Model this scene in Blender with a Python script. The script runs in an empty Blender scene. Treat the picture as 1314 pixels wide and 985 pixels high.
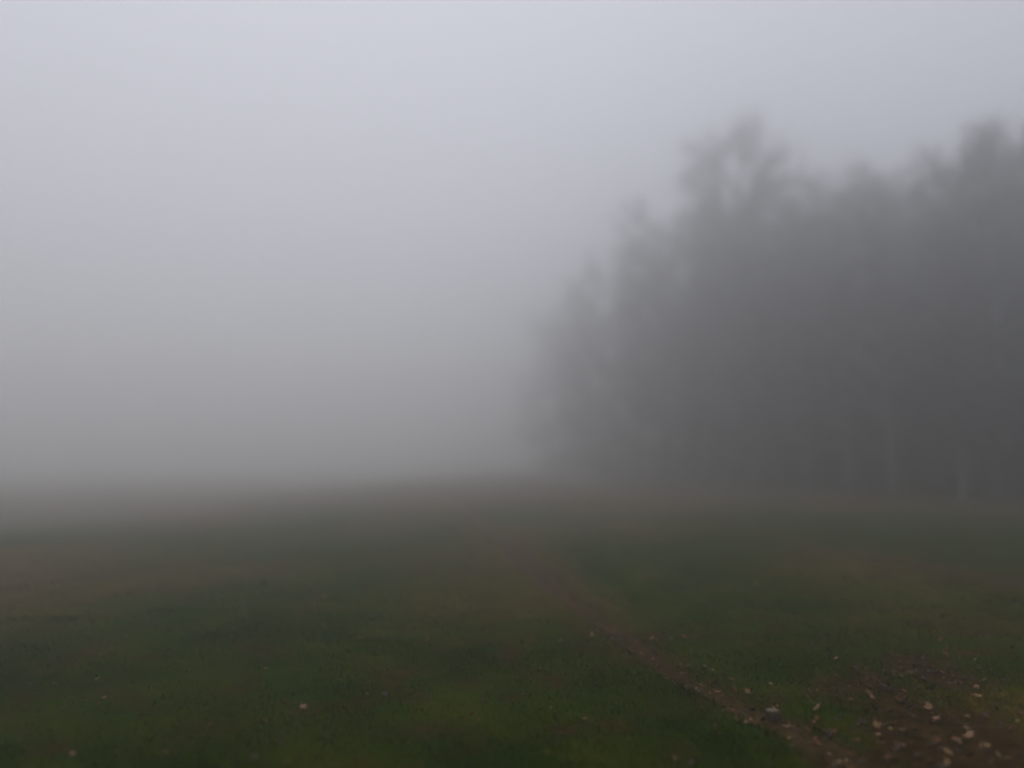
import bpy, math, random
import numpy as np
from mathutils import Vector

S = bpy.context.scene
R = math.radians

# ------------------------------------------------------------------ camera
cam_d = bpy.data.cameras.new('camera')
cam = bpy.data.objects.new('camera', cam_d)
S.collection.objects.link(cam)
cam.location = (0, 0, 1.6)
cam.rotation_euler = (R(90 + 5.6), 0, 0)
cam_d.sensor_width = 36
cam_d.lens = 27.2
cam_d.clip_start = 0.05
cam_d.clip_end = 3000
cam_d.dof.use_dof = True
cam_d.dof.focus_distance = 5.6
cam_d.dof.aperture_fstop = 0.26
S.camera = cam

# ------------------------------------------------------------------ overcast daylight
SUN_EL, SUN_AZ = 72.0, -20.0          # azimuth measured from the view axis (+Y), negative = left
w = bpy.data.worlds.new('World'); S.world = w; w.use_nodes = True
wn = w.node_tree; wn.nodes.clear()
sky = wn.nodes.new('ShaderNodeTexSky'); sky.sky_type = 'NISHITA'; sky.sun_disc = False
sky.sun_elevation = R(SUN_EL); sky.sun_rotation = R(SUN_AZ)
sky.air_density = 1.5; sky.dust_density = 6.0; sky.ozone_density = 1.5
hs = wn.nodes.new('ShaderNodeHueSaturation'); hs.inputs['Saturation'].default_value = 0.35
mx = wn.nodes.new('ShaderNodeMix'); mx.data_type = 'RGBA'; mx.inputs[0].default_value = 0.80
mx.inputs[7].default_value = (5.43, 5.68, 6.60, 1)     # closed cloud deck
bg = wn.nodes.new('ShaderNodeBackground'); bg.inputs['Strength'].default_value = 0.10
wo = wn.nodes.new('ShaderNodeOutputWorld')
wn.links.new(sky.outputs[0], hs.inputs['Color']); wn.links.new(hs.outputs[0], mx.inputs[6])
wn.links.new(mx.outputs[2], bg.inputs[0]); wn.links.new(bg.outputs[0], wo.inputs[0])

sun_d = bpy.data.lights.new('sun', 'SUN'); sun_d.energy = 0.5; sun_d.angle = R(90); sun_d.color = (1, .97, .93)
sun = bpy.data.objects.new('sun', sun_d); S.collection.objects.link(sun)
_d = Vector((math.sin(R(SUN_AZ)) * math.cos(R(SUN_EL)), math.cos(R(SUN_AZ)) * math.cos(R(SUN_EL)), math.sin(R(SUN_EL))))
sun.rotation_euler = _d.to_track_quat('Z', 'Y').to_euler()
sun.location = _d * 60

S.view_settings.view_transform = 'Standard'; S.view_settings.look = 'None'
S.view_settings.gamma = 1; S.view_settings.exposure = 0.0
S.render.engine = 'CYCLES'
S.cycles.volume_bounces = 28
S.cycles.max_bounces = 32
S.cycles.diffuse_bounces = 2
S.cycles.transparent_max_bounces = 8
S.cycles.use_denoising = True
S.cycles.use_adaptive_sampling = False
S.cycles.pixel_filter_type = 'BLACKMAN_HARRIS'
S.cycles.filter_width = 2.0

HAZE_DENSITY = 0.028
HAZE_TOP = 24.2

# ------------------------------------------------------------------ helpers
def tag(o, label=None, cat=None, group=None, kind=None):
    if label: o['label'] = label
    if cat: o['category'] = cat
    if group: o['group'] = group
    if kind: o['kind'] = kind
    return o

def mesh_np(name, V, F, mats, mat_idx=None, smooth=False):
    """V (n,3); F list of arrays (m,3) or (m,4)"""
    me = bpy.data.meshes.new(name)
    V = np.asarray(V, dtype=np.float32)
    loops = np.concatenate([f.ravel() for f in F]).astype(np.int32)
    sizes = np.concatenate([np.full(len(f), f.shape[1]) for f in F]).astype(np.int32)
    starts = np.concatenate([[0], np.cumsum(sizes)[:-1]]).astype(np.int32)
    me.vertices.add(len(V)); me.vertices.foreach_set('co', V.ravel())
    me.loops.add(len(loops)); me.loops.foreach_set('vertex_index', loops)
    me.polygons.add(len(sizes)); me.polygons.foreach_set('loop_start', starts)
    me.polygons.foreach_set('loop_total', sizes)
    if mat_idx is not None: me.polygons.foreach_set('material_index', np.asarray(mat_idx, dtype=np.int32))
    me.polygons.foreach_set('use_smooth', np.full(len(sizes), smooth))
    for m in mats: me.materials.append(m)
    me.update(calc_edges=True); me.validate()
    return me

def link(name, me, parent=None, loc=(0, 0, 0)):
    o = bpy.data.objects.new(name, me); S.collection.objects.link(o); o.location = loc
    if parent: o.parent = parent
    return o

def ss(t):
    t = np.clip(t, 0, 1); return t * t * (3 - 2 * t)

def vnoise(x, y, seed=0):
    """smooth value noise, 0..1"""
    xi = np.floor(x).astype(np.int64); yi = np.floor(y).astype(np.int64)
    xf = x - xi; yf = y - yi
    def h(a, b):
        n = (a * 374761393 + b * 668265263 + seed * 974634777) & 0xffffffff
        n = ((n ^ (n >> 13)) * 1274126177) & 0xffffffff
        n = n ^ (n >> 16)
        return (n & 0xffff) / 65535.0
    u = xf * xf * (3 - 2 * xf); v = yf * yf * (3 - 2 * yf)
    return (h(xi, yi) * (1 - u) + h(xi + 1, yi) * u) * (1 - v) + (h(xi, yi + 1) * (1 - u) + h(xi + 1, yi + 1) * u) * v

def fbm(x, y, seed=0, o=4):
    s = 0; a = .5; t = 0
    for k in range(o):
        s = s + a * vnoise(x * 2 ** k, y * 2 ** k, seed + k); t += a; a *= .5
    return s / t

# rut (worn wheel / foot line) running away through the grass, and the fainter one on the right
RUT = [(2.45, 2.2), (2.30, 3.2), (2.02, 4.24), (1.80, 4.70), (1.66, 5.07), (1.48, 5.77), (1.27, 6.43), (1.05, 7.50), (0.75, 9.16), (0.46, 10.86), (0.04, 14.00), (-0.70, 19.03), (-1.53, 24.71), (-2.8, 34)]
RUT2 = [(5.6, 18.5), (5.80, 15.27), (6.03, 14.1), (6.16, 13.00), (6.34, 11.86), (6.60, 11.08), (6.95, 10.0), (7.6, 8.6)]

def dist_poly(x, y, P):
    d = np.full(np.shape(x), 1e9)
    for (ax, ay), (bx, by) in zip(P[:-1], P[1:]):
        L2 = (bx - ax) ** 2 + (by - ay) ** 2
        t = np.clip(((x - ax) * (bx - ax) + (y - ay) * (by - ay)) / L2, 0, 1)
        d = np.minimum(d, np.hypot(x - ax - t * (bx - ax), y - ay - t * (by - ay)))
    return d

def base_z(x, y):
    z = -0.65 * ss((-x - 2) / 18) * ss((y - 6) / 22)
    z = z + 0.10 * np.exp(-((x - 6) / 16) ** 2) * ss((y - 22) / 40)
    z = z + 0.03 * np.sin(x * .55 + .4) * np.cos(y * .43) * ss(y / 6)
    return z

BARE = [(2.72, 4.95, .50), (2.62, 5.9, .34), (2.3, 4.35, .40), (3.3, 6.3, .30), (1.95, 4.35, .26)]
def bare_mask(x, y):
    m = 0
    for cx, cy, r in BARE:
        m = np.maximum(m, 1 - np.hypot(x - cx, (y - cy) * .7) / (r * 1.7))
    n = fbm(x * 3.1, y * 3.1, 11)
    return np.clip((m + (n - .5) * 1.5) * 1.9, 0, .95)

def brown_mask(x, y):
    """tired brown turf: left of the rut, further back"""
    n = fbm(x * .35 + 3, y * .22, 21, 5)
    b = .45 * np.exp(-(((x + 5.5) / 4.0) ** 2 + ((y - 11) / 5.0) ** 2)) + .35 * np.exp(-(((x - 6.5) / 2.5) ** 2 + ((y - 11.5) / 2.2) ** 2))
    b = b + .30 * np.exp(-(((x - 4.2) / 1.3) ** 2 + ((y - 7.0) / 1.3) ** 2))
    b = b + .8 * ss((y - 18) / 14) + .07 * ss((y - 6) / 5) + .10 * ss((-x - .5) / 2) * ss((y - 5) / 3) - .40 * np.exp(-(((x - 2.6 - (y - 8) * -.05) / 1.7) ** 2 + ((y - 11) / 5.0) ** 2))
    r = dist_poly(x, y, RUT)
    b = b + .5 * np.exp(-(r / .5) ** 2)
    return np.clip((n - .52) * 2.6 + b * 1.3, 0, 1)

def yellow_mask(x, y):
    n = fbm(x * 3, y * 3, 31)
    return np.clip((1 - np.hypot(x - 3.35, (y - 5.3) * .8) / .62) * 1.6 + (n - .5) * .9, 0, 1) * (np.hypot(x - 3.35, y - 5.3) < 1.6)

def ground_z(x, y):
    z = base_z(x, y)
    f = np.exp(-(np.maximum(y - 2, 0) / 22) ** 2)
    z = z + (fbm(x * .9, y * .9, 3) - .5) * .07 * f + (fbm(x * 5, y * 5, 5, 3) - .5) * .022 * f
    d = dist_poly(x, y, RUT)
    z = z - .075 * np.exp(-(d / .17) ** 2) + .018 * np.exp(-((d - .32) / .14) ** 2)
    d2 = dist_poly(x, y, RUT2)
    z = z - .07 * np.exp(-(d2 / .22) ** 2)
    z = z - .025 * bare_mask(x, y)
    return z

def gz(x, y): return float(ground_z(np.array([x]), np.array([y]))[0])

# ------------------------------------------------------------------ materials
def new_mat(name, spec=.05):
    m = bpy.data.materials.new(name); m.use_nodes = True
    nt = m.node_tree; b = nt.nodes['Principled BSDF']
    b.inputs['Roughness'].default_value = .85
    b.inputs['Specular IOR Level'].default_value = spec
    return m, nt, b

def nd(nt, t, **k):
    n = nt.nodes.new(t)
    for a, v in k.items(): setattr(n, a, v)
    return n

def noise_col(nt, scale, detail, stops, vec=None, rough=.6):
    n = nd(nt, 'ShaderNodeTexNoise'); n.inputs['Scale'].default_value = scale
    n.inputs['Detail'].default_value = detail; n.inputs['Roughness'].default_value = rough
    if vec: nt.links.new(vec, n.inputs['Vector'])
    r = nd(nt, 'ShaderNodeValToRGB'); cr = r.color_ramp
    cr.elements[0].position = stops[0][0]; cr.elements[0].color = (*stops[0][1], 1)
    cr.elements[1].position = stops[-1][0]; cr.elements[1].color = (*stops[-1][1], 1)
    for p, c in stops[1:-1]:
        e = cr.elements.new(p); e.color = (*c, 1)
    nt.links.new(n.outputs['Fac'], r.inputs[0])
    return n, r

def mixc(nt, fac, a, b):
    m = nd(nt, 'ShaderNodeMix', data_type='RGBA')
    nt.links.new(fac, m.inputs[0]); nt.links.new(a, m.inputs[6]); nt.links.new(b, m.inputs[7])
    return m.outputs[2]

def bump(nt, b, h, s, d):
    bp = nd(nt, 'ShaderNodeBump'); bp.inputs['Strength'].default_value = s; bp.inputs['Distance'].default_value = d
    nt.links.new(h, bp.inputs['Height']); nt.links.new(bp.outputs[0], b.inputs['Normal'])

def turf_material(name, gain):
    """green turf, browner / barer / yellower where the mesh attribute 'wear' says so (r bare soil, g brown turf, b yellow moss)"""
    m, nt, b = new_mat(name, 0.0)
    geo = nd(nt, 'ShaderNodeNewGeometry'); P = geo.outputs['Position']
    g = gain
    _, green = noise_col(nt, 1.3, 6, [(.34, (.012*g, .027*g, .001*g)), (.5, (.023*g, .041*g, .001*g)), (.68, (.044*g, .050*g, .003*g))], P)
    _, brown = noise_col(nt, 2.1, 6, [(.3, (.050*g, .034*g, .007*g)), (.7, (.110*g, .074*g, .020*g))], P)
    _, soil = noise_col(nt, 7, 6, [(.35, (.022, .012, .004)), (.65, (.060, .033, .012))], P)
    _, yel = noise_col(nt, 6, 5, [(.35, (.035*g, .034*g, .005*g)), (.65, (.095*g, .070*g, .010*g))], P)
    at = nd(nt, 'ShaderNodeAttribute', attribute_name='wear')
    sp = nd(nt, 'ShaderNodeSeparateColor'); nt.links.new(at.outputs['Color'], sp.inputs[0])
    c = mixc(nt, sp.outputs[1], green.outputs[0], brown.outputs[0])
    c = mixc(nt, sp.outputs[2], c, yel.outputs[0])
    c = mixc(nt, sp.outputs[0], c, soil.outputs[0])
    nt.links.new(c, b.inputs['Base Color'])
    return m, nt, b, P

M_ground, nt, b, P = turf_material('turf', 1.0)
n = nd(nt, 'ShaderNodeTexNoise'); n.inputs['Scale'].default_value = 28; n.inputs['Detail'].default_value = 8
nt.links.new(P, n.inputs['Vector']); bump(nt, b, n.outputs['Fac'], .9, .03)
M_blade, nt, b, P = turf_material('grass_blade', 1.25)
b.inputs['Roughness'].default_value = .7

M_soil, nt, b = new_mat('trodden_earth', 0.0)
geo = nd(nt, 'ShaderNodeNewGeometry')
n, r = noise_col(nt, 5, 8, [(.3, (.022, .015, .005)), (.5, (.050, .031, .011)), (.72, (.092, .056, .023))], geo.outputs['Position'])
nt.links.new(r.outputs[0], b.inputs['Base Color'])
n2 = nd(nt, 'ShaderNodeTexNoise'); n2.inputs['Scale'].default_value = 40; n2.inputs['Detail'].default_value = 6
nt.links.new(geo.outputs['Position'], n2.inputs['Vector']); bump(nt, b, n2.outputs['Fac'], .8, .02)

def obj_noise_mat(name, scale, stops, rough=.85, bs=.4, bd=.01, coord='Object', stretch=None):
    m, nt, b = new_mat(name); b.inputs['Roughness'].default_value = rough
    tc = nd(nt, 'ShaderNodeTexCoord'); v = tc.outputs[coord]
    if stretch:
        mp = nd(nt, 'ShaderNodeMapping'); mp.inputs['Scale'].default_value = stretch
        nt.links.new(v, mp.inputs[0]); v = mp.outputs[0]
    n, r = noise_col(nt, scale, 6, stops, v)
    nt.links.new(r.outputs[0], b.inputs['Base Color'])
    if bs: bump(nt, b, n.outputs['Fac'], bs, bd)
    return m

M_bark = obj_noise_mat('bark', 3, [(.35, (.030, .026, .021)), (.65, (.085, .075, .062))], bs=.8, bd=.04, stretch=(6, 6, 1))
M_bark_pale = obj_noise_mat('pale_bark', 2, [(.35, (.10, .096, .095)), (.6, (.19, .186, .186))], bs=.5, bd=.02, stretch=(4, 4, 1.5))
M_twig = obj_noise_mat('twig', 2, [(.3, (.046, .042, .042)), (.7, (.085, .076, .072))], bs=0)
M_leafage = obj_noise_mat('late_foliage', .7, [(.3, (.042, .041, .044)), (.5, (.066, .061, .061)), (.7, (.094, .080, .074))], bs=0)
M_stone = obj_noise_mat('pale_stone', 30, [(.3, (.10, .075, .05)), (.7, (.17, .135, .10))], bs=.6, bd=.004)
M_clod = obj_noise_mat('brown_clod', 24, [(.3, (.045, .028, .020)), (.7, (.11, .070, .050))], bs=.8, bd=.008)

LEAF_MATS = {}
for k, (c0, c1) in {'pale': ((.17, .090, .045), (.33, .20, .11)), 'tan': ((.14, .075, .035), (.24, .15, .08)),
                    'russet': ((.09, .042, .018), (.16, .070, .034)), 'yellow': ((.17, .13, .03), (.30, .23, .06)),
                    'brown': ((.045, .030, .022), (.085, .055, .038))}.items():
    LEAF_MATS[k] = obj_noise_mat(k + '_dead_leaf', 30, [(.35, c0), (.65, c1)], rough=.6, bs=.3, bd=.003)

# ------------------------------------------------------------------ ground: one sheet, fine near the camera
def spaced(lo, hi, step, far, growth):
    a = list(np.arange(lo, hi + 1e-6, step))
    s = step; v = a[-1]
    while v < far: s *= growth; v += s; a.append(min(v, far))
    s = step; v = a[0]; pre = []
    while v > -far: s *= growth; v -= s; pre.append(max(v, -far))
    return np.array(pre[::-1] + a)
GX = spaced(-9, 10, .06, 400, 1.07); GY = spaced(2.0, 15, .06, 400, 1.06)
X, Y = np.meshgrid(GX, GY)
Z = ground_z(X, Y)
V = np.stack([X, Y, Z], -1).reshape(-1, 3)
nx, ny = len(GX), len(GY)
i = (np.arange(ny - 1)[:, None] * nx + np.arange(nx - 1)[None, :]).ravel()
F = np.stack([i, i + 1, i + nx + 1, i + nx], -1)
me = mesh_np('ground', V, [F], [M_ground], smooth=True)

def set_wear(me, x, y, bare_extra=None):
    bare = bare_mask(x, y); br = brown_mask(x, y); ye = yellow_mask(x, y)
    rut = np.maximum(np.clip(1.5 - dist_poly(x, y, RUT) / .16 + (fbm(x * 4, y * 4, 8) - .5) * 2, 0, 1) * .7,
                     np.clip(1.4 - dist_poly(x, y, RUT2) / .22 + (fbm(x * 4, y * 4, 9) - .5) * 2, 0, 1) * .7)
    c = np.stack([np.maximum(bare, rut), br, ye, np.ones_like(br)], -1).astype(np.float32)
    a = me.color_attributes.new('wear', 'FLOAT_COLOR', 'POINT')
    a.data.foreach_set('color', c.ravel())
set_wear(me, X.ravel(), Y.ravel())
tag(link('ground', me), kind='structure')

# worn earth lines laid 4 mm over the turf, edges ragged
def path_mesh(name, P, w0, seed):
    pts = []
    for (ax, ay), (bx, by) in zip(P[:-1], P[1:]):
        L = math.hypot(bx - ax, by - ay); n = max(1, int(L / .06))
        for k in range(n): pts.append((ax + (bx - ax) * k / n, ay + (by - ay) * k / n))
    pts = np.array(pts)
    for _ in range(6): pts[1:-1] = (pts[:-2] + 2 * pts[1:-1] + pts[2:]) / 4
    t = np.gradient(pts, axis=0); t /= np.linalg.norm(t, axis=1)[:, None]
    nrm = np.stack([-t[:, 1], t[:, 0]], -1)
    m = 9; rows = []
    s = np.arange(len(pts)) * .06
    wl = w0 * (.45 + 1.1 * fbm(s * 1.7, s * 0 + .3, seed)); wr = w0 * (.45 + 1.1 * fbm(s * 1.9, s * 0 + 7.3, seed + 5))
    for j in range(m):
        f = j / (m - 1) * 2 - 1
        off = np.where(f < 0, f * wl, f * wr)
        p = pts + nrm * off[:, None]
        z = ground_z(p[:, 0], p[:, 1]) + .007 * (1 - abs(f)) - .004 * (abs(f) > .9) + .004
        rows.append(np.stack([p[:, 0], p[:, 1], z], -1))
    V = np.stack(rows, 1).reshape(-1, 3)
    n = len(pts)
    i = (np.arange(n - 1)[:, None] * m + np.arange(m - 1)[None, :]).ravel()
    return mesh_np(name, V, [np.stack([i, i + 1, i + m + 1, i + m], -1)], [M_soil], smooth=True)
tag(link('path', path_mesh('path', RUT, .10, 2)), kind='structure')
tag(link('path', path_mesh('path', RUT2, .14, 4)), kind='structure')

# ------------------------------------------------------------------ grass
rng = np.random.default_rng(5)
def grass(n, y0, y1, xw, h0, h1, wd, seed, exp=1.0):
    rng = np.random.default_rng(seed)
    y = y0 + (y1 - y0) * rng.random(n) ** exp
    x = (rng.random(n) * 2 - 1) * (xw * y + 1.2)
    cl = fbm(x * 1.6, y * 1.6, 41); cl2 = fbm(x * 6, y * 6, 45, 2)
    keep = rng.random(n) < np.clip(.25 + 1.9 * (cl - .3) + 1.0 * (cl2 - .5), 0.08, 1)
    d = dist_poly(x, y, RUT); d2 = dist_poly(x, y, RUT2)
    keep &= (rng.random(n) < np.clip((d + .03) / .25, .18, 1)) & (rng.random(n) < np.clip((d2 + .08) / .3, .3, 1))
    keep &= rng.random(n) > bare_mask(x, y) * .93
    x, y, cl = x[keep], y[keep], cl[keep]; n = len(x)
    z = ground_z(x, y)
    h = (h0 + (h1 - h0) * rng.random(n)) * (.55 + cl)
    a = rng.random(n) * 2 * np.pi; la = rng.random(n) * 2 * np.pi; ln = h * (.4 + 1.3 * rng.random(n))
    wx, wy = np.cos(a) * wd / 2 * (.6 + .8 * rng.random(n)), np.sin(a) * wd / 2
    lx, ly = np.cos(la) * ln, np.sin(la) * ln
    p0 = np.stack([x - wx, y - wy, z - .004], -1); p1 = np.stack([x + wx, y + wy, z - .004], -1)
    p2 = np.stack([x + lx * .35 + wx * .7, y + ly * .35 + wy * .7, z + h * .6], -1)
    p3 = np.stack([x + lx * .35 - wx * .7, y + ly * .35 - wy * .7, z + h * .6], -1)
    p4 = np.stack([x + lx, y + ly, z + h * .9], -1)
    V = np.stack([p0, p1, p2, p3, p4], 1).reshape(-1, 3)
    b = np.arange(n)[:, None] * 5
    return V, b + np.array([[0, 1, 2, 3]]), b + np.array([[3, 2, 4]]), np.repeat(x, 5), np.repeat(y, 5)
parts = [grass(150000, 2.6, 8, .85, .015, .055, .0050, 1, 1.0), grass(110000, 8, 20, .80, .008, .028, .014, 2, 1.0)]
Vs, Qs, Ts, xs, ys = [], [], [], [], []; off = 0
for V, q, t, x, y in parts:
    Vs.append(V); Qs.append(q + off); Ts.append(t + off); xs.append(x); ys.append(y); off += len(V)
me = mesh_np('grass', np.concatenate(Vs), [np.concatenate(Qs), np.concatenate(Ts)], [M_blade])
set_wear(me, np.concatenate(xs), np.concatenate(ys))
a = me.color_attributes['wear']; c = np.empty(len(me.vertices) * 4, np.float32); a.data.foreach_get('color', c)
c[0::4] *= .25; a.data.foreach_set('color', c)
tag(link('grass', me), 'short damp green and brown grass covering the meadow', 'grass', kind='stuff')

# ------------------------------------------------------------------ trees
def tube(path, rad, k, Vs, Fs, off):
    """path (n,3), rad (n)"""
    path = np.asarray(path); n = len(path)
    t = np.gradient(path, axis=0); t /= np.linalg.norm(t, axis=1)[:, None] + 1e-9
    ref = np.array([0., 0, 1]) if abs(t[0][2]) < .8 else np.array([1., 0, 0])
    u = np.cross(t, ref); u /= np.linalg.norm(u, axis=1)[:, None] + 1e-9
    v = np.cross(t, u)
    an = np.arange(k) * 2 * np.pi / k
    ring = path[:, None, :] + (u[:, None, :] * np.cos(an)[None, :, None] + v[:, None, :] * np.sin(an)[None, :, None]) * np.asarray(rad)[:, None, None]
    Vs.append(ring.reshape(-1, 3))
    i = np.arange(n - 1)[:, None] * k; j = np.arange(k)[None, :]; j2 = (j + 1) % k
    Fs.append(np.stack([i + j, i + j2, i + k + j2, i + k + j], -1).reshape(-1, 4) + off)
    return off + n * k

def branch(rng, p, d, L, n, wob, up):
    pts = [p]; d = d / np.linalg.norm(d)
    for _ in range(n):
        d = d + rng.normal(0, wob, 3) + np.array([0, 0, up]); d /= np.linalg.norm(d)
        p = p + d * L / n; pts.append(p)
    return np.array(pts)

def gen_tree(seed, H, spread, first, narrow=1.0, leaves=9, stems=1, leaf=.066):
    rng = np.random.default_rng(seed)
    TV, TF, CV, CF = [], [], [], []; to = co = 0
    tips = []
    for s in range(stems):
        lean = np.array([rng.normal(0, .05), rng.normal(0, .05), 1.0]) + (np.array([(-1) ** s * .13, .04, 0]) if stems > 1 else 0)
        Hs = H * (1 - .08 * s)
        tp = branch(rng, np.array([.12 * s, 0, -.15]), lean, Hs * .97, 12, .045, .03)
        tp[:, 2] *= Hs * .97 / tp[-1, 2]
        r0 = H * .0135 / stems ** .4
        tr = r0 * (1 - np.linspace(0, 1, 13) * .93); tr[0] *= 1.35
        to = tube(tp, tr, 9, TV, TF, to)
        nl = int(26 / stems ** .5)
        for i in range(nl):
            f = first + (1 - first) * (i + rng.random() * .8) / nl
            q = f * 12; a = int(min(q, 11)); p = tp[a] + (tp[a + 1] - tp[a]) * (q - a)
            az = rng.random() * 6.283
            rel = (f - first) / (1 - first)
            L = spread * H * (.40 + .60 * math.sin(math.pi * min(1, .22 + rel * .60))) * (.7 + .5 * rng.random()) * narrow
            el = .25 + .60 * rel + rng.normal(0, .12)
            d = np.array([math.cos(az) * math.cos(el), math.sin(az) * math.cos(el), math.sin(el)])
            bp = branch(rng, p, d, L, 6, .10, .05)
            br = r0 * (1 - f * .85) * .42
            to = tube(bp, br * (1 - np.linspace(0, 1, 7) * .85), 5, TV, TF, to)
            for j in range(7):
                g = .25 + .75 * (j + rng.random()) / 7; q2 = min(g * 6, 5.99); a2 = int(q2)
                p2 = bp[a2] + (bp[a2 + 1] - bp[a2]) * (q2 - a2)
                dd = (bp[a2 + 1] - bp[a2]); dd = dd / np.linalg.norm(dd) + rng.normal(0, .55, 3)
                L2 = L * (.5 - .25 * g) * (.7 + .6 * rng.random())
                sp = branch(rng, p2, dd, L2, 3, .15, .06)
                to = tube(sp, br * .35 * (1 - np.linspace(0, 1, 4) * .8), 3, TV, TF, to)
                for q3 in range(6):
                    g3 = rng.random(); a3 = int(min(g3 * 3, 2.99)); p3 = sp[a3] + (sp[a3 + 1] - sp[a3]) * (g3 * 3 - a3)
                    d3 = rng.normal(0, 1, 3); d3[2] += .5; d3 /= np.linalg.norm(d3)
                    tips.append((p3, d3, (.5 + .7 * rng.random()) * .055 * H * (.5 + .6 * narrow)))
    P3 = np.array([t[0] for t in tips]); D3 = np.array([t[1] for t in tips]); L3 = np.array([t[2] for t in tips])
    # twigs: slender three-sided spikes, three to a tip
    Vt, Ft = [], []
    k = 3
    P = np.repeat(P3, k, 0); D = np.repeat(D3, k, 0) + rng.normal(0, .45, (len(P3) * k, 3)); D /= np.linalg.norm(D, axis=1)[:, None]
    L = np.repeat(L3, k) * (.5 + .6 * rng.random(len(P)))
    u = np.cross(D, rng.normal(0, 1, D.shape)); u /= np.linalg.norm(u, axis=1)[:, None]; v = np.cross(D, u)
    r = .011
    V = np.stack([P + u * r, P - u * r * .5 + v * r * .87, P - u * r * .5 - v * r * .87, P + D * L[:, None]], 1)
    b = np.arange(len(P))[:, None] * 4
    twV = V.reshape(-1, 3); twF = np.concatenate([b + np.array([[0, 1, 3]]), b + np.array([[1, 2, 3]]), b + np.array([[2, 0, 3]])])
    # leaves
    dens = np.clip(rng.normal(1, .5, len(P)), .1, 2)
    cnt = rng.poisson(leaves * 1.55 / k * dens)
    PL = np.repeat(P, cnt, 0); DL = np.repeat(D, cnt, 0); LL = np.repeat(L, cnt)
    keep = rng.random(len(PL)) < np.clip(1.55 - 1.25 * np.clip(PL[:, 2] / H - .35, 0, 1) / .65, .22, 1)
    PL, DL, LL = PL[keep], DL[keep], LL[keep]
    c = PL + DL * (LL * rng.random(len(PL)) * 1.1)[:, None] + rng.normal(0, .26, PL.shape)
    a = rng.normal(0, 1, c.shape); a /= np.linalg.norm(a, axis=1)[:, None]
    bb = np.cross(a, rng.normal(0, 1, c.shape)); bb /= np.linalg.norm(bb, axis=1)[:, None]
    s = leaf * (.6 + .8 * rng.random(len(c)))[:, None]
    lfV = np.stack([c - a * s, c + bb * s * .55, c + a * s, c - bb * s * .55], 1).reshape(-1, 3)
    lfF = np.arange(len(c))[:, None] * 4 + np.array([[0, 1, 2, 3]])
    return dict(tV=np.concatenate(TV), tF=np.concatenate(TF), wV=twV, wF=twF, lV=lfV, lF=lfF)

def tree_meshes(T, bark, nm):
    tm = mesh_np(nm + '_trunk', T['tV'], [T['tF']], [bark], smooth=True)
    cm = mesh_np(nm + '_crown', np.concatenate([T['wV'], T['lV']]), [T['wF'], T['lF'] + len(T['wV'])], [M_twig, M_leafage],
                 np.concatenate([np.zeros(len(T['wF'])), np.ones(len(T['lF']))]))
    return tm, cm

KINDS = {
    'broad': (gen_tree(11, 18, .23, .16, 1.0, 10), M_bark),
    'dense': (gen_tree(12, 18, .20, .10, 1.0, 13), M_bark),
    'tall': (gen_tree(13, 18, .15, .14, .9, 8), M_bark),
    'twin': (gen_tree(14, 18, .20, .15, 1.0, 11, stems=2), M_bark),
    'thin': (gen_tree(15, 18, .09, .30, .8, 3), M_bark_pale),
    'bushy': (gen_tree(16, 18, .25, .06, 1.0, 13), M_bark),
}
KM = {k: tree_meshes(t, b, k) for k, (t, b) in KINDS.items()}
TOPS = {k: max(t['tV'][:, 2].max(), np.percentile(t['wV'][:, 2], 99.7)) for k, (t, b) in KINDS.items()}

G = 'trees along the edge of the misty wood'
TREES = [  # x, y, height, kind, turn, label
    (21.7, 30.6, 16.0, 'bushy', 0.3, 'dark tree at the far right end of the wood, cut off by the frame'),
    (20.2, 32.1, 16.1, 'dense', 2.0, 'tall dark crown forming the sharp step near the right end of the treeline'),
    (20.5, 35.3, 16.0, 'broad', 1.1, 'slightly lower tree just left of the tall dark right-hand crown'),
    (19.6, 38.8, 16.9, 'bushy', 4.0, 'rounded crown in the flat stretch of treeline, right one of the pair'),
    (18.2, 40.5, 16.9, 'bushy', 0.7, 'rounded crown in the flat stretch of treeline, left one of the pair'),
    (17.1, 43.9, 17.4, 'broad', 3.3, 'low tree in the dip just right of the two tallest crowns'),
    (15.5, 45.8, 17.8, 'twin', 5.1, 'medium tree stepping down on the right flank of the tallest tree'),
    (14.4, 47.3, 23.5, 'dense', 2.6, 'tallest tree of the wood, with a broad full crown top'),
    (12.6, 48.4, 23.4, 'tall', 0.9, 'narrow spire-like tree beside the broad tallest crown'),
    (12.1, 52.0, 20.7, 'twin', 1.9, 'faint loose crown stepping down left of the narrow spire'),
    (10.6, 54.0, 20.4, 'broad', 4.4, 'hazy tree second down the slope of the treeline from the spire'),
    (9.7, 60.0, 19.6, 'dense', 3.0, 'hazy tree with low shoulders beneath the sloping treeline'),
    (8.4, 68.0, 21.2, 'broad', 2.2, 'faint grey tree whose top sticks up as a small knob'),
    (7.1, 76.0, 20.4, 'broad', 0.2, 'faint grey tree just left of the small knob in the treeline'),
    (5.7, 86.0, 19.6, 'bushy', 5.6, 'very faint tree where the wood starts to dissolve in fog'),
    (3.9, 98.0, 19.6, 'broad', 1.3, 'barely visible tree at the blurred left edge of the wood'),
]
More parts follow.
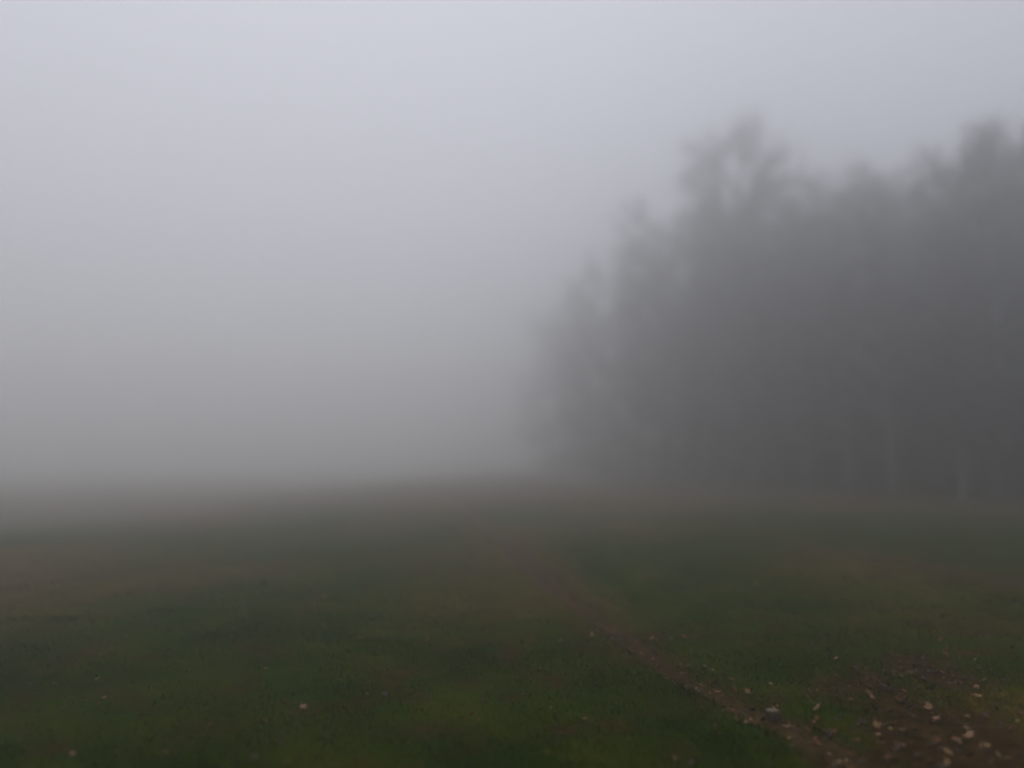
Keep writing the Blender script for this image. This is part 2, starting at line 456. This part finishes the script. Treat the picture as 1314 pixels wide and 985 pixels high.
SLENDER = [
    (17.6, 36.0, 13.7, 'thin', 0.0, 'slender pale trunk showing as a long light streak below the flat treeline'),
    (14.7, 39.2, 10.6, 'thin', 1.7, 'slender tree with pale trunk foot showing below the tallest crowns'),
    (13.2, 42.7, 12.3, 'thin', 2.2, 'slender pale-stemmed tree leftmost of the thin ones, under the narrow spire'),
    (16.4, 37.8, 11.7, 'thin', 4.1, 'slender faint-stemmed tree just left of the long light streak'),
    (18.8, 32.4, 10.9, 'thin', 3.1, 'slender pale-barked tree before the dark right end of the wood'),
]
for x, y, h, k, rot, lab in TREES + SLENDER:
    tm, cm = KM[k]
    r = bpy.data.objects.new('tree', None); S.collection.objects.link(r)
    z0 = gz(x, y); s = h / TOPS[k]
    r.location = (x, y, z0 - .05); r.rotation_euler = (0, 0, rot); r.scale = (s, s, s)
    tag(r, lab, 'tree', G)
    link('trunk', tm, r); link('crown', cm, r)

# the wood behind its edge: trees nobody could tell apart
rng = np.random.default_rng(77)
WV, WF3, WF4, MI3, MI4 = [], [], [], [], []; off = 0
edge = np.array([(t[0], t[1]) for t in TREES])
spots = []
for row, dpt in enumerate((2.6, 5.5, 9.0, 13.0, 18.0)):
    for i in range(0, len(edge)):
        e = edge[i]; nxt = edge[min(i + 1, len(edge) - 1)] - edge[max(i - 1, 0)]
        nn = np.array([-nxt[1], nxt[0]]) / np.linalg.norm(nxt); nn = -nn if nn[0] * 1 + nn[1] * .35 < 0 else nn
        q = e + nn * dpt + rng.normal(0, 1.1, 2)
        hmax = TREES[i][2] * rng.uniform(.98, 1.10)
        if TREES[i][2] > 19.5 and TREES[i][1] < 55: hmax = 17.0 + rng.random()
        spots.append((q[0], q[1], min(hmax, 19)))
for x, y, h in ((17.0, 46.3, 17.6), (18.9, 43.8, 17.8), (20.7, 40.8, 17.3), (14.6, 49.7, 19.9), (21.2, 37.2, 16.6)):
    spots.append((x, y, h))
for x, y in ((24, 24), (26.5, 19), (29, 14), (28, 24), (30, 20), (26, 28), (30, 28), (32, 16)):
    spots.append((x, y, rng.uniform(12, 14.5)))
keys = [k for k in KINDS if k != 'thin'] + ['broad']
for x, y, h in spots:
    k = keys[rng.integers(0, 6)]; T, _ = KINDS[k]; s = h / TOPS[k]; a = rng.random() * 6.28
    Rm = np.array([[math.cos(a), -math.sin(a), 0], [math.sin(a), math.cos(a), 0], [0, 0, 1]]) * s
    o = np.array([x, y, gz(x, y) - .05])
    WV.append(T['tV'] @ Rm.T + o); WF4.append(T['tF'] + off); MI4.append(np.zeros(len(T['tF']))); off += len(T['tV'])
    nt3 = len(T['wF']) // 3; sel = np.arange(0, nt3, 3)
    vv = T['wV'].reshape(-1, 4, 3)[sel].reshape(-1, 3); b = np.arange(len(sel))[:, None] * 4
    WV.append(vv @ Rm.T + o); WF3.append(np.concatenate([b + np.array([[0, 1, 3]]), b + np.array([[1, 2, 3]]), b + np.array([[2, 0, 3]])]) + off)
    MI3.append(np.ones(len(sel) * 3)); off += len(vv)
    nl = len(T['lF']); sel = np.arange(0, nl, 3)
    vv = T['lV'].reshape(-1, 4, 3)[sel]; c = vv.mean(1, keepdims=True); vv = (c + (vv - c) * 1.6).reshape(-1, 3)
    WV.append(vv @ Rm.T + o); WF4.append(np.arange(len(sel))[:, None] * 4 + np.array([[0, 1, 2, 3]]) + off); MI4.append(np.full(len(sel), 2)); off += len(vv)
me = mesh_np('woodland', np.concatenate(WV), [np.concatenate(WF3), np.concatenate(WF4)], [M_bark, M_twig, M_leafage],
             np.concatenate(MI3 + MI4))
tag(link('woodland', me), 'dense dark wood of bare and thin-leaved trees behind the front row in fog', 'wood', kind='stuff')

# undergrowth: brambles, saplings and shrubs filling the foot of the wood
rng = np.random.default_rng(9)
Vv, Fv, Tv, Ft = [], [], [], []; off = 0; n_l = 0
cl = []
full = np.vstack([[(27, 17.5)], [(24, 24)], edge])
for i in range(len(full) - 1):
    a, b_ = full[i], full[i + 1]; L = np.linalg.norm(b_ - a); m = int(L * 4) + 2
    for q in range(m):
        t = rng.random(); p = a + (b_ - a) * t + np.array([rng.normal(.9, 1.0), rng.normal(.5, 1.0)]) + np.array([rng.random() * 4, 0])
        cl.append((p[0], p[1], rng.uniform(.9, 3.2) * (1.0 if rng.random() < .8 else 1.6)))
pts, dirs, lens = [], [], []
for x, y, h in cl:
    z = gz(x, y); m = 60
    az = rng.random(m) * 6.283; el = rng.uniform(.5, 1.45, m)
    pts.append(np.stack([x + rng.normal(0, .35, m), y + rng.normal(0, .35, m), np.full(m, z - .05)], -1))
    dirs.append(np.stack([np.cos(az) * np.cos(el), np.sin(az) * np.cos(el), np.sin(el)], -1)); lens.append(h * rng.uniform(.5, 1.1, m))
P = np.concatenate(pts); D = np.concatenate(dirs); L = np.concatenate(lens)
u = np.cross(D, rng.normal(0, 1, D.shape)); u /= np.linalg.norm(u, axis=1)[:, None]; v = np.cross(D, u); r = .012
V1 = np.stack([P + u * r, P - u * r * .5 + v * r * .87, P - u * r * .5 - v * r * .87, P + D * L[:, None]], 1).reshape(-1, 3)
b = np.arange(len(P))[:, None] * 4
F1 = np.concatenate([b + np.array([[0, 1, 3]]), b + np.array([[1, 2, 3]]), b + np.array([[2, 0, 3]])])
k = 14
c = np.repeat(P, k, 0) + np.repeat(D, k, 0) * (np.repeat(L, k) * rng.uniform(.15, 1.05, len(P) * k))[:, None] + rng.normal(0, .10, (len(P) * k, 3))
a = rng.normal(0, 1, c.shape); a /= np.linalg.norm(a, axis=1)[:, None]
bb = np.cross(a, rng.normal(0, 1, c.shape)); bb /= np.linalg.norm(bb, axis=1)[:, None]; s = .075 * (.6 + .8 * rng.random(len(c)))[:, None]
V2 = np.stack([c - a * s, c + bb * s * .6, c + a * s, c - bb * s * .6], 1).reshape(-1, 3)
me = mesh_np('undergrowth', np.concatenate([V1, V2]), [F1, np.arange(len(c))[:, None] * 4 + np.array([[0, 1, 2, 3]]) + len(V1)],
             [M_twig, M_leafage], np.concatenate([np.zeros(len(F1)), np.ones(len(c))]))
tag(link('undergrowth', me), 'dark tangled brambles and scrub filling the foot of the wood', 'undergrowth', kind='stuff')

# ------------------------------------------------------------------ fallen leaves
def leaf_outline(kind):
    if kind == 'lobed':
        pts = [(0, -.42), (.10, -.40), (.30, -.48), (.28, -.30), (.50, -.20), (.38, -.06), (.52, .14), (.30, .12), (.24, .22), (.13, .20), (.16, .36), (0, .56)]
    elif kind == 'oval':
        pts = [(0, -.50), (.12, -.42), (.24, -.24), (.30, 0), (.25, .22), (.13, .42), (0, .56)]
    else:
        pts = [(0, -.46), (.16, -.44), (.14, -.20), (.36, -.24), (.42, .02), (.24, .02), (.20, .26), (.07, .30), (0, .50)]
    return pts + [(-x, y) for x, y in reversed(pts[1:-1])]

def leaf_mesh(kind, mat, seed, curl):
    rng = random.Random(seed)
    out = leaf_outline(kind); out = [(x * rng.uniform(.85, 1.1), y * rng.uniform(.9, 1.08)) for x, y in out]
    V = []; n = len(out); rings = (0.0, .35, .7, 1.0)
    ph = rng.random() * 6.28; cu = curl
    def hz(x, y):
        return cu * (1.1 * x * x + .7 * (y + .1) ** 2) + .06 * math.sin(5 * x + ph) * math.cos(4 * y + ph) - .12 * cu * abs(x) + .25 * cu * x * math.sin(ph)
    top = []
    for s_ in (1, -1):
        dz = .008 * s_
        V.append((0, 0, hz(0, 0) + dz))
        for f in rings[1:]:
            for x, y in out: V.append((x * f, y * f, hz(x * f, y * f) + dz))
    F3, F4 = [], []
    h = 1 + 3 * n
    for s_ in (0, 1):
        o = s_ * h
        for i in range(n):
            j = (i + 1) % n
            F3.append((o, o + 1 + i, o + 1 + j) if s_ == 0 else (o, o + 1 + j, o + 1 + i))
            for q in range(2):
                a, b, c, d = o + 1 + q * n + i, o + 1 + q * n + j, o + 1 + (q + 1) * n + j, o + 1 + (q + 1) * n + i
                F4.append((a, d, c, b) if s_ == 0 else (a, b, c, d))
    for i in range(n):
        j = (i + 1) % n; F4.append((1 + 2 * n + i, h + 1 + 2 * n + i, h + 1 + 2 * n + j, 1 + 2 * n + j))
    # stalk
    k = len(V)
    for t, r_ in ((0, .022), (1, .016)):
        for a in range(4):
            y = -.40 - t * .42
            V.append((math.cos(a * 1.571) * r_ + t * .06, y, hz(0, -.4) + math.sin(a * 1.571) * r_ + t * .10 + .005))
    for a in range(4): F4.append((k + a, k + (a + 1) % 4, k + 4 + (a + 1) % 4, k + 4 + a))
    return mesh_np('leaf', np.array(V), [np.array(F3), np.array(F4)], [mat], smooth=True)

LM = {}
def get_leaf(kind, tone, v):
    key = (kind, tone, v)
    if key not in LM: LM[key] = leaf_mesh(kind, LEAF_MATS[tone], hash((len(kind), len(tone), v)) % 999, (.35, .9, 1.5, -.7)[v])
    return LM[key]

# x, y, size, tone, label key (a phrase of its own, or a shared phrase with its group)
RUTG = 'pale leaves strewn along the worn rut'
PATG = 'dead leaves on the bare soil at the lower right'
LG = 'leaves scattered over the grass left of the rut'
RG = 'leaves scattered over the grass right of the rut'
s_r = 'small pale leaf in the far stretch of the rut'
s_p = 'small dull leaf among others on the dark soil at lower right'
s_l = 'small tan speck of a leaf in the dark grass at lower centre-left'
s_g = 'tiny dull leaf in the open green grass right of the rut'
LEAVES = [
 (1.52, 6.29, .055, 'pale', RUTG, 'small upright leaf at the right edge of the rut, midway along'),
 (1.42, 5.75, .050, 'tan', RUTG, 'left leaf of the tight pair in the near rut'),
 (1.49, 5.79, .075, 'pale', RUTG, 'larger right leaf of the tight pair in the near rut'),
 (1.65, 5.71, .060, 'russet', RUTG, 'reddish leaf just right of the tight leaf pair'),
 (2.13, 7.24, .045, 'pale', RG, 'lone tiny bright leaf in green grass above the pale stone'),
 (2.00, 5.75, .045, 'pale', RG, 'small bright leaf in the grass up and right of the pale stone'),
 (2.61, 6.72, .080, 'tan', RG, 'long flat leaf at the top of the right-hand leaf patch'),
 (2.64, 6.49, .090, 'tan', RG, 'curled tan leaf just below the long flat one in the grass'),
 (2.88, 6.19, .055, 'pale', PATG, 'bright leaf at the upper edge of the bare soil'),
 (3.21, 6.65, .110, 'russet', PATG, 'large reddish leaf lying behind the bare soil patch'),
 (2.96, 5.85, .040, 'pale', PATG, 'tiny pale dot of a leaf in the middle of the upper bare soil'),
 (2.43, 5.40, .080, 'tan', PATG, 'leaf at the left end of the bare soil patch, tilted'),
 (2.60, 5.38, .070, 'russet', PATG, None),
 (2.72, 5.23, .105, 'pale', PATG, 'pale forked leaf in the centre of the bare soil patch'),
 (1.50, 5.05, .060, 'tan', LG, 'leaf touching the turf left of the pale stone'),
 (1.41, 4.86, .055, 'pale', LG, 'pale leaf below and left of the stone, at the rut edge'),
 (2.13, 4.67, .060, 'pale', PATG, 'rounded pale leaf below the bright yellowish one'),
 (2.25, 4.78, .065, 'yellow', PATG, 'brightest yellowish leaf left of the big pale leaves'),
 (2.30, 4.74, .090, 'tan', PATG, 'long leaf tilted against the bright yellowish one'),
 (2.77, 5.05, .060, 'pale', PATG, None),
 (2.73, 4.83, .060, 'pale', PATG, 'small pale leaf propped against the biggest leaf'),
 (2.67, 4.70, .125, 'pale', PATG, 'biggest leaf of all, pale pinkish and broad, on the bare soil'),
 (2.57, 4.64, .075, 'pale', PATG, 'pale leaf just left of the biggest leaf'),
 (2.69, 4.56, .075, 'tan', PATG, 'leaf nearest the lower right corner of the leaf patch'),
 (3.36, 5.77, .080, 'pale', PATG, 'pale leaf above the yellow moss at the right'),
 (3.20, 5.48, .080, 'pale', PATG, 'pale leaf at the left rim of the yellow moss'),
 (3.14, 4.99, .050, 'yellow', PATG, 'small yellow leaf in the moss at the right frame edge'),
 (3.24, 5.10, .085, 'russet', PATG, None),
 (1.86, 4.49, .060, 'tan', RUTG, 'flat leaf on the nearest part of the rut'),
 (1.41, 4.45, .050, 'russet', LG, None),
 (2.23, 4.31, .070, 'russet', PATG, None),
 (2.42, 4.31, .085, 'russet', PATG, 'reddish leaf cut close to the bottom frame edge'),
 (1.80, 4.58, .045, 'pale', RUTG, 'tiny pale leaf on the rut just right of its brown ridge'),
 (3.38, 6.54, .035, 'pale', RG, None), (2.28, 4.95, .040, 'tan', PATG, None), (2.00, 4.65, .070, 'russet', PATG, None),
 (2.41, 4.60, .110, 'russet', PATG, 'wide reddish leaf flat on the soil left of the biggest leaf'),
 (2.22, 6.02, .060, 'russet', RG, None), (2.12, 5.56, .060, 'russet', RG, None),
 (.90, 7.84, .055, 'pale', RUTG, 'bright leaf where the rut bends, farthest of the pale cluster'),
 (1.11, 7.70, .050, 'pale', RUTG, 'bright leaf on the right bank of the rut bend'),
 (1.09, 7.37, .050, 'pale', RUTG, 'left leaf of the touching pair at the rut bend'),
 (1.14, 7.34, .055, 'pale', RUTG, 'right leaf of the touching pair at the rut bend'),
 (1.12, 6.87, .080, 'pale', RUTG, 'long pale leaf lying across the middle of the rut'),
 (1.20, 6.79, .070, 'pale', RUTG, 'pale leaf right of the long one across the rut'),
 (1.19, 6.40, .060, 'russet', RUTG, 'dark reddish leaf pressed into the rut below the pale cluster'),
 (1.34, 6.33, .045, 'tan', RUTG, 'small tan leaf between the pale cluster and the upright leaf'),
 (.73, 9.25, .055, 'pale', RUTG, None), (.94, 9.26, .055, 'tan', RUTG, None), (.97, 7.63, .050, 'tan', RUTG, None),
 (.08, 5.50, .055, 'pale', LG, 'small pale leaf highest of the few at the bottom centre'),
 (.25, 5.17, .060, 'tan', LG, 'tan leaf in the green grass at bottom centre, right one'),
 (.11, 5.06, .045, 'tan', LG, None), (-.13, 5.02, .050, 'tan', LG, None),
 (-.25, 5.00, .075, 'russet', LG, 'reddish leaf at bottom centre beside a small tan one'),
 (.02, 4.54, .060, 'brown', LG, None), (.19, 4.33, .060, 'tan', LG, 'tan leaf closest to the bottom frame edge at centre'),
 (.88, 4.36, .045, 'tan', LG, None),
 (13.21, 26.53, .150, 'pale', RG, 'far bright speck of a leaf at the foot of the wood'),
 (2.66, 9.53, .060, 'tan', RG, None), (3.24, 12.04, .080, 'tan', RG, None), (2.16, 8.60, .045, 'tan', RG, None),
 (3.32, 8.80, .075, 'pale', RG, 'pale leaf alone in the mid-distance grass right of the rut'),
 (1.01, 5.96, .050, 'russet', LG, None), (.45, 6.81, .050, 'russet', LG, None), (3.51, 8.16, .050, 'tan', RG, None), (3.98, 7.33, .050, 'tan', RG, None),
 (-3.39, 6.97, .055, 'pale', LG, 'brightest small leaf in the brown turf far left'),
 (-3.38, 7.45, .050, 'russet', LG, 'dim reddish leaf behind the brightest one at far left'),
 (-4.17, 7.59, .080, 'brown', LG, 'dark leaf farthest to the left and back'),
 (-3.26, 6.29, .055, 'pale', LG, 'flat pale leaf at the left, second below the brightest one'),
 (-2.99, 5.75, .075, 'tan', LG, 'broad tan leaf at the left, midway down the string of leaves'),
 (-2.79, 5.25, .055, 'tan', LG, 'tan leaf left of the upright pale one at lower left'),
 (-2.70, 5.30, .065, 'pale', LG, 'upright pale leaf at lower left with a reddish one beside it'),
 (-2.66, 5.16, .060, 'russet', LG, 'reddish leaf beneath the upright pale leaf at lower left'),
 (-2.86, 5.11, .075, 'brown', LG, 'dark brown leaf at lower left, left of the upright pale leaf'),
 (-2.11, 4.32, .050, 'pale', LG, 'pale leaf touching the bottom frame edge at lower left'),
 (-1.84, 4.29, .070, 'russet', LG, 'reddish leaf right of the pale one at the bottom left edge'),
 (-2.78, 4.54, .060, 'tan', LG, 'leaf in the bottom left corner'),
 (-1.34, 5.15, .095, 'tan', LG, 'largest leaf in the grass left of centre, tan and curled'),
 (-1.01, 4.72, .060, 'tan', LG, 'upper leaf of the vertical pair in the lower grass'),
 (-.96, 4.50, .055, 'russet', LG, 'lower reddish leaf of the vertical pair in the lower grass'),
 (-.65, 4.53, .045, 'tan', LG, None), (-.57, 4.57, .050, 'russet', LG, None),
 (-1.18, 4.24, .070, 'pale', LG, 'leaf cut by the bottom frame edge left of centre'),
 (-1.24, 7.38, .050, 'pale', LG, 'pale leaf in the middle distance, right one of a sparse pair'),
 (-1.34, 7.03, .055, 'tan', LG, 'tan leaf in the middle distance, left one of a sparse pair'),
 (-1.65, 7.69, .045, 'russet', LG, None), (-1.84, 5.96, .070, 'tan', LG, None), (-1.48, 4.81, .070, 'brown', LG, None),
 (-1.67, 5.30, .070, 'brown', LG, None), (-2.45, 7.08, .070, 'brown', LG, None),
]
SHARED = {RUTG: s_r, PATG: s_p, LG: s_l, RG: s_g}
rr = random.Random(4)
for x, y, sz, tone, grp, lab in LEAVES:
    kind = rr.choice(('lobed', 'lobed', 'oval', 'torn'))
    o = link('fallen_leaf', get_leaf(kind, tone, rr.randrange(4)))
    sz *= .55
    o.scale = (sz, sz, sz)
    o.location = (x, y, gz(x, y) + .026 + sz * .14)
    o.rotation_euler = (rr.uniform(-.55, .55), rr.uniform(-.45, .45), rr.uniform(0, 6.28))
    tag(o, lab or SHARED[grp], 'leaf', grp)

# countless older leaves sunk in the turf
rng = np.random.default_rng(21)
proto = [get_leaf(k_, 'brown', v_) for k_ in ('lobed', 'oval') for v_ in (0, 1)]
PV = []
for m in proto:
    v = np.empty(len(m.vertices) * 3, np.float32); m.vertices.foreach_get('co', v)
    f3 = [list(p.vertices) for p in m.polygons if len(p.vertices) == 3]; f4 = [list(p.vertices) for p in m.polygons if len(p.vertices) == 4]
    PV.append((v.reshape(-1, 3), np.array(f3), np.array(f4)))
VV, F3, F4, M3, M4 = [], [], [], [], []; off = 0
N = 900
cand = []
while len(cand) < N:
    u_ = rng.random()
    if u_ < .30:   # along the rut
        i = rng.integers(2, 10); t = rng.random(); a, b_ = RUT[i], RUT[i + 1]
        x, y = a[0] + (b_[0] - a[0]) * t + rng.normal(0, .16), a[1] + (b_[1] - a[1]) * t
    elif u_ < .62:
        c_ = BARE[rng.integers(0, 4)]; x, y = c_[0] + rng.normal(0, c_[2] * .9), c_[1] + rng.normal(0, c_[2] * 1.1)
    else:
        y = rng.uniform(3, 12); x = rng.uniform(-.8, .8) * (y + .5)
    cand.append((x, y))
for x, y in cand:
    v, f3, f4 = PV[rng.integers(0, 4)]; s = rng.uniform(.025, .06); a = rng.random() * 6.28; tx, ty = rng.normal(0, .35, 2)
    Rz = np.array([[math.cos(a), -math.sin(a), 0], [math.sin(a), math.cos(a), 0], [0, 0, 1]])
    q = (v * s) @ Rz.T; q[:, 2] += q[:, 0] * tx + q[:, 1] * ty
    VV.append(q + np.array([x, y, gz(x, y) + .012])); F3.append(f3 + off); F4.append(f4 + off); off += len(v)
    k = rng.choice(4, p=(.52, .33, .14, .01)); M3.append(np.full(len(f3), k)); M4.append(np.full(len(f4), k))
me = mesh_np('leaf_litter', np.concatenate(VV), [np.concatenate(F3), np.concatenate(F4)],
             [LEAF_MATS['brown'], LEAF_MATS['russet'], LEAF_MATS['tan'], LEAF_MATS['pale']], np.concatenate(M3 + M4))
tag(link('leaf_litter', me), 'small brown rotting leaves sunk in the turf and rut', 'leaf litter', kind='stuff')

# ------------------------------------------------------------------ the pale stone in its brown clod beside the rut
def lump(name, dims, seed, mat, flat=0.0, parent=None, z=0):
    import bmesh
    bm = bmesh.new(); bmesh.ops.create_cube(bm, size=2)
    bmesh.ops.subdivide_edges(bm, edges=bm.edges[:], cuts=5, use_grid_fill=True)
    r = random.Random(seed)
    for v in bm.verts:
        c = v.co.copy(); n = c.normalized()
        c = c * .55 + n * .62
        x, y = c.x * 3 + seed, c.y * 3
        k = 1 + .10 * math.sin(x * 1.7 + c.z * 3) * math.cos(y * 1.3) + r.uniform(-.025, .025)
        v.co = Vector((c.x * dims[0] * k, c.y * dims[1] * k, c.z * dims[2] * (1 + .05 * math.sin(x + y))))
    me = bpy.data.meshes.new(name); bm.to_mesh(me); bm.free(); me.materials.append(mat)
    for p in me.polygons: p.use_smooth = True
    return link(name, me, parent, (0, 0, z))
sr = bpy.data.objects.new('stone', None); S.collection.objects.link(sr)
sr.location = (1.69, 5.20, gz(1.69, 5.20)); sr.rotation_euler = (0.05, -.04, .35)
tag(sr, 'pale flat-topped stone capping a brown clod at the rut edge', 'stone')
lump('earth_clod', (.034, .036, .038), 3, M_clod, parent=sr, z=.016)
lump('stone_top', (.033, .028, .009), 8, M_stone, parent=sr, z=.056)

# ------------------------------------------------------------------ haze
hv = HAZE_TOP; E = 401.0; lo = -2.2
Vb = [(-E, -E, lo), (E, -E, lo), (E, E, lo), (-E, E, lo), (-E, -E, hv), (E, -E, hv), (E, E, hv), (-E, E, hv)]
Fb = [(0, 3, 2, 1), (4, 5, 6, 7), (0, 1, 5, 4), (1, 2, 6, 5), (2, 3, 7, 6), (3, 0, 4, 7)]
hm = bpy.data.meshes.new('haze'); hm.from_pydata(Vb, [], Fb)
m = bpy.data.materials.new('fog'); m.use_nodes = True; nt = m.node_tree; nt.nodes.clear()
o = nt.nodes.new('ShaderNodeOutputMaterial'); pv = nt.nodes.new('ShaderNodeVolumePrincipled')
pv.inputs['Color'].default_value = (.998, .994, .991, 1); pv.inputs['Density'].default_value = HAZE_DENSITY
pv.inputs['Anisotropy'].default_value = .83
nt.links.new(pv.outputs[0], o.inputs['Volume'])
hm.materials.append(m)
tag(link('haze', hm), 'pale grey fog thickening with distance over meadow and wood', 'fog', kind='stuff')
